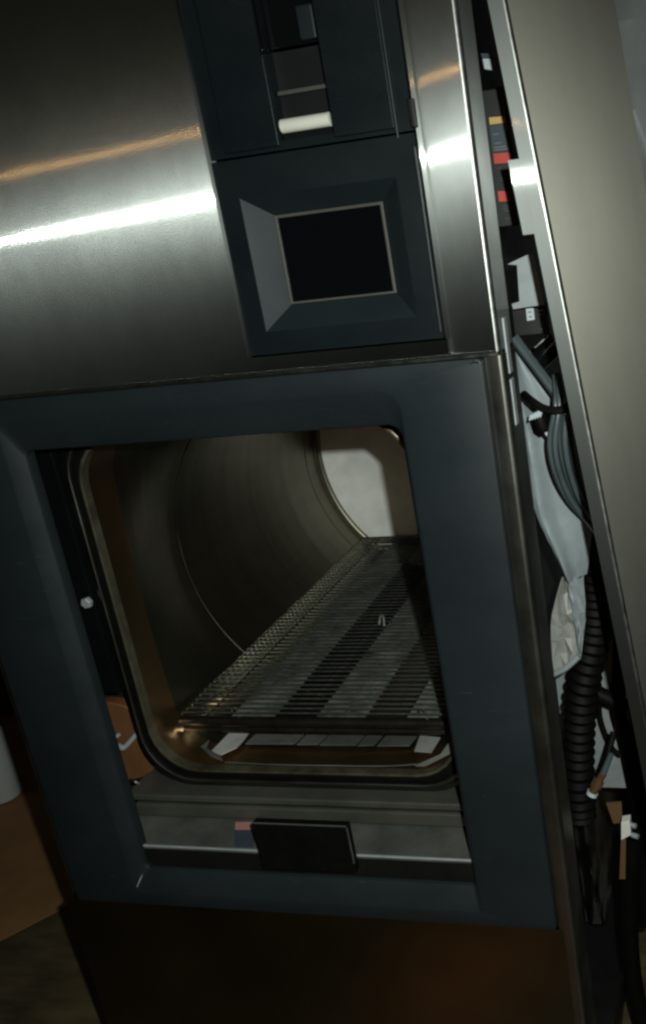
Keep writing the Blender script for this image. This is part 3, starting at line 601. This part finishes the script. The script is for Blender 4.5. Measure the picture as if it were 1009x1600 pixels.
tag(plate('brown_strip', [(-0.2140, -0.9580), (-0.2065, -0.9575), (-0.2139, -1.0369), (-0.2235, -1.0375)], 0.222, 0.226, 'brown', base=(-0.216, 0.224, -1.037)), 'narrow brown strip hanging below the white connector', 'strip')
tag(obj('silver_duct', sheet([(-0.335, 0.40, -0.99), (-0.335, 0.40, -1.12), (-0.335, 0.40, -1.30)], [(-0.250, 0.41, -1.01), (-0.262, 0.41, -1.14), (-0.290, 0.41, -1.30)], nu=10, roll=-0.01, crumple=0.003, seed=3), 'flange', base=(-0.29, 0.4, -1.3), smooth=True), 'dull silver duct wall low in the service bay', 'duct')

# ------------------------------------------------------------------ left of the machine
tag(obj('cardboard_sheet', MB().prism_z([(-2.9, 0.30), (-1.80, 0.40), (-1.66, 0.585), (-1.55, 1.45), (-2.9, 1.6)], -1.4985, -1.4965), 'card', base=(-2.2, 1.0, -1.4985)), 'flat brown cardboard sheet on the floor left of the machine', 'cardboard')
bt = thing('plastic_bottle', 'milky white plastic bottle standing on the cardboard', 'bottle', (-2.205, 0.985, -1.4960))
def lathe(cx, cy, prof, n=28): return MB().loft([[(cx + r * math.cos(2 * math.pi * i / n), cy + r * math.sin(2 * math.pi * i / n), z) for i in range(n)] for r, z in prof], True, True, True)
obj('body', lathe(-2.205, 0.985, [(0.036, -1.4920), (0.047, -1.488), (0.050, -1.478), (0.050, -1.275), (0.044, -1.262), (0.020, -1.250), (0.018, -1.240)]), 'bottle', bt, smooth=True)
obj('cap', lathe(-2.205, 0.985, [(0.021, -1.2395), (0.022, -1.238), (0.022, -1.221), (0.020, -1.219)]), 'black', bt, smooth=True)
bx = thing('dark_crate', 'dark open crate on the floor behind the white bottle', 'crate', (-2.55, 1.75, -1.4960))
for (a, b, c, d) in ((-2.95, -2.10, 1.45, 1.465), (-2.95, -2.10, 1.985, 2.0), (-2.95, -2.935, 1.466, 1.984), (-2.115, -2.10, 1.466, 1.984)):
    obj('crate_wall', MB().box(a, b, c, d, -1.4920, -1.06), 'black', bx)
obj('crate_floor', MB().box(-2.934, -2.116, 1.466, 1.984, -1.4920, -1.480), 'black', bx)
ob = obj('cardboard_box', MB().box(-2.80, -2.20, 1.52, 1.92, -1.4795, -0.90), 'card', base=(-2.5, 1.72, -1.4795), bevel=0.004)
tag(ob, 'orange-brown cardboard box standing inside the dark crate', 'box')

# ------------------------------------------------------------------ behind the panel, top right
L = []
for r in range(30):
    z = -1.49 + r * 0.105; row = []
    for i in range(60):
        x = -0.45 + i * 0.03
        s_ = x * 1.0 + z * 0.85
        row.append((x, 1.50 + 0.045 * math.sin(s_ * 19.0) + 0.020 * math.sin(s_ * 43.0 + 1.0 + z), z))
    L.append(row)
sh = MB().loft(L, False); nb = len(sh.v); sh.add([(x, y + 0.002, z) for x, y, z in sh.v[:nb]], [tuple(reversed(f)) for f in sh.f])
tag(obj('hanging_sheet', sh, 'sheet', base=(0.45, 1.5, -1.49), smooth=True), 'pale grey sheet with diagonal folds hanging behind the steel panel', 'sheet')
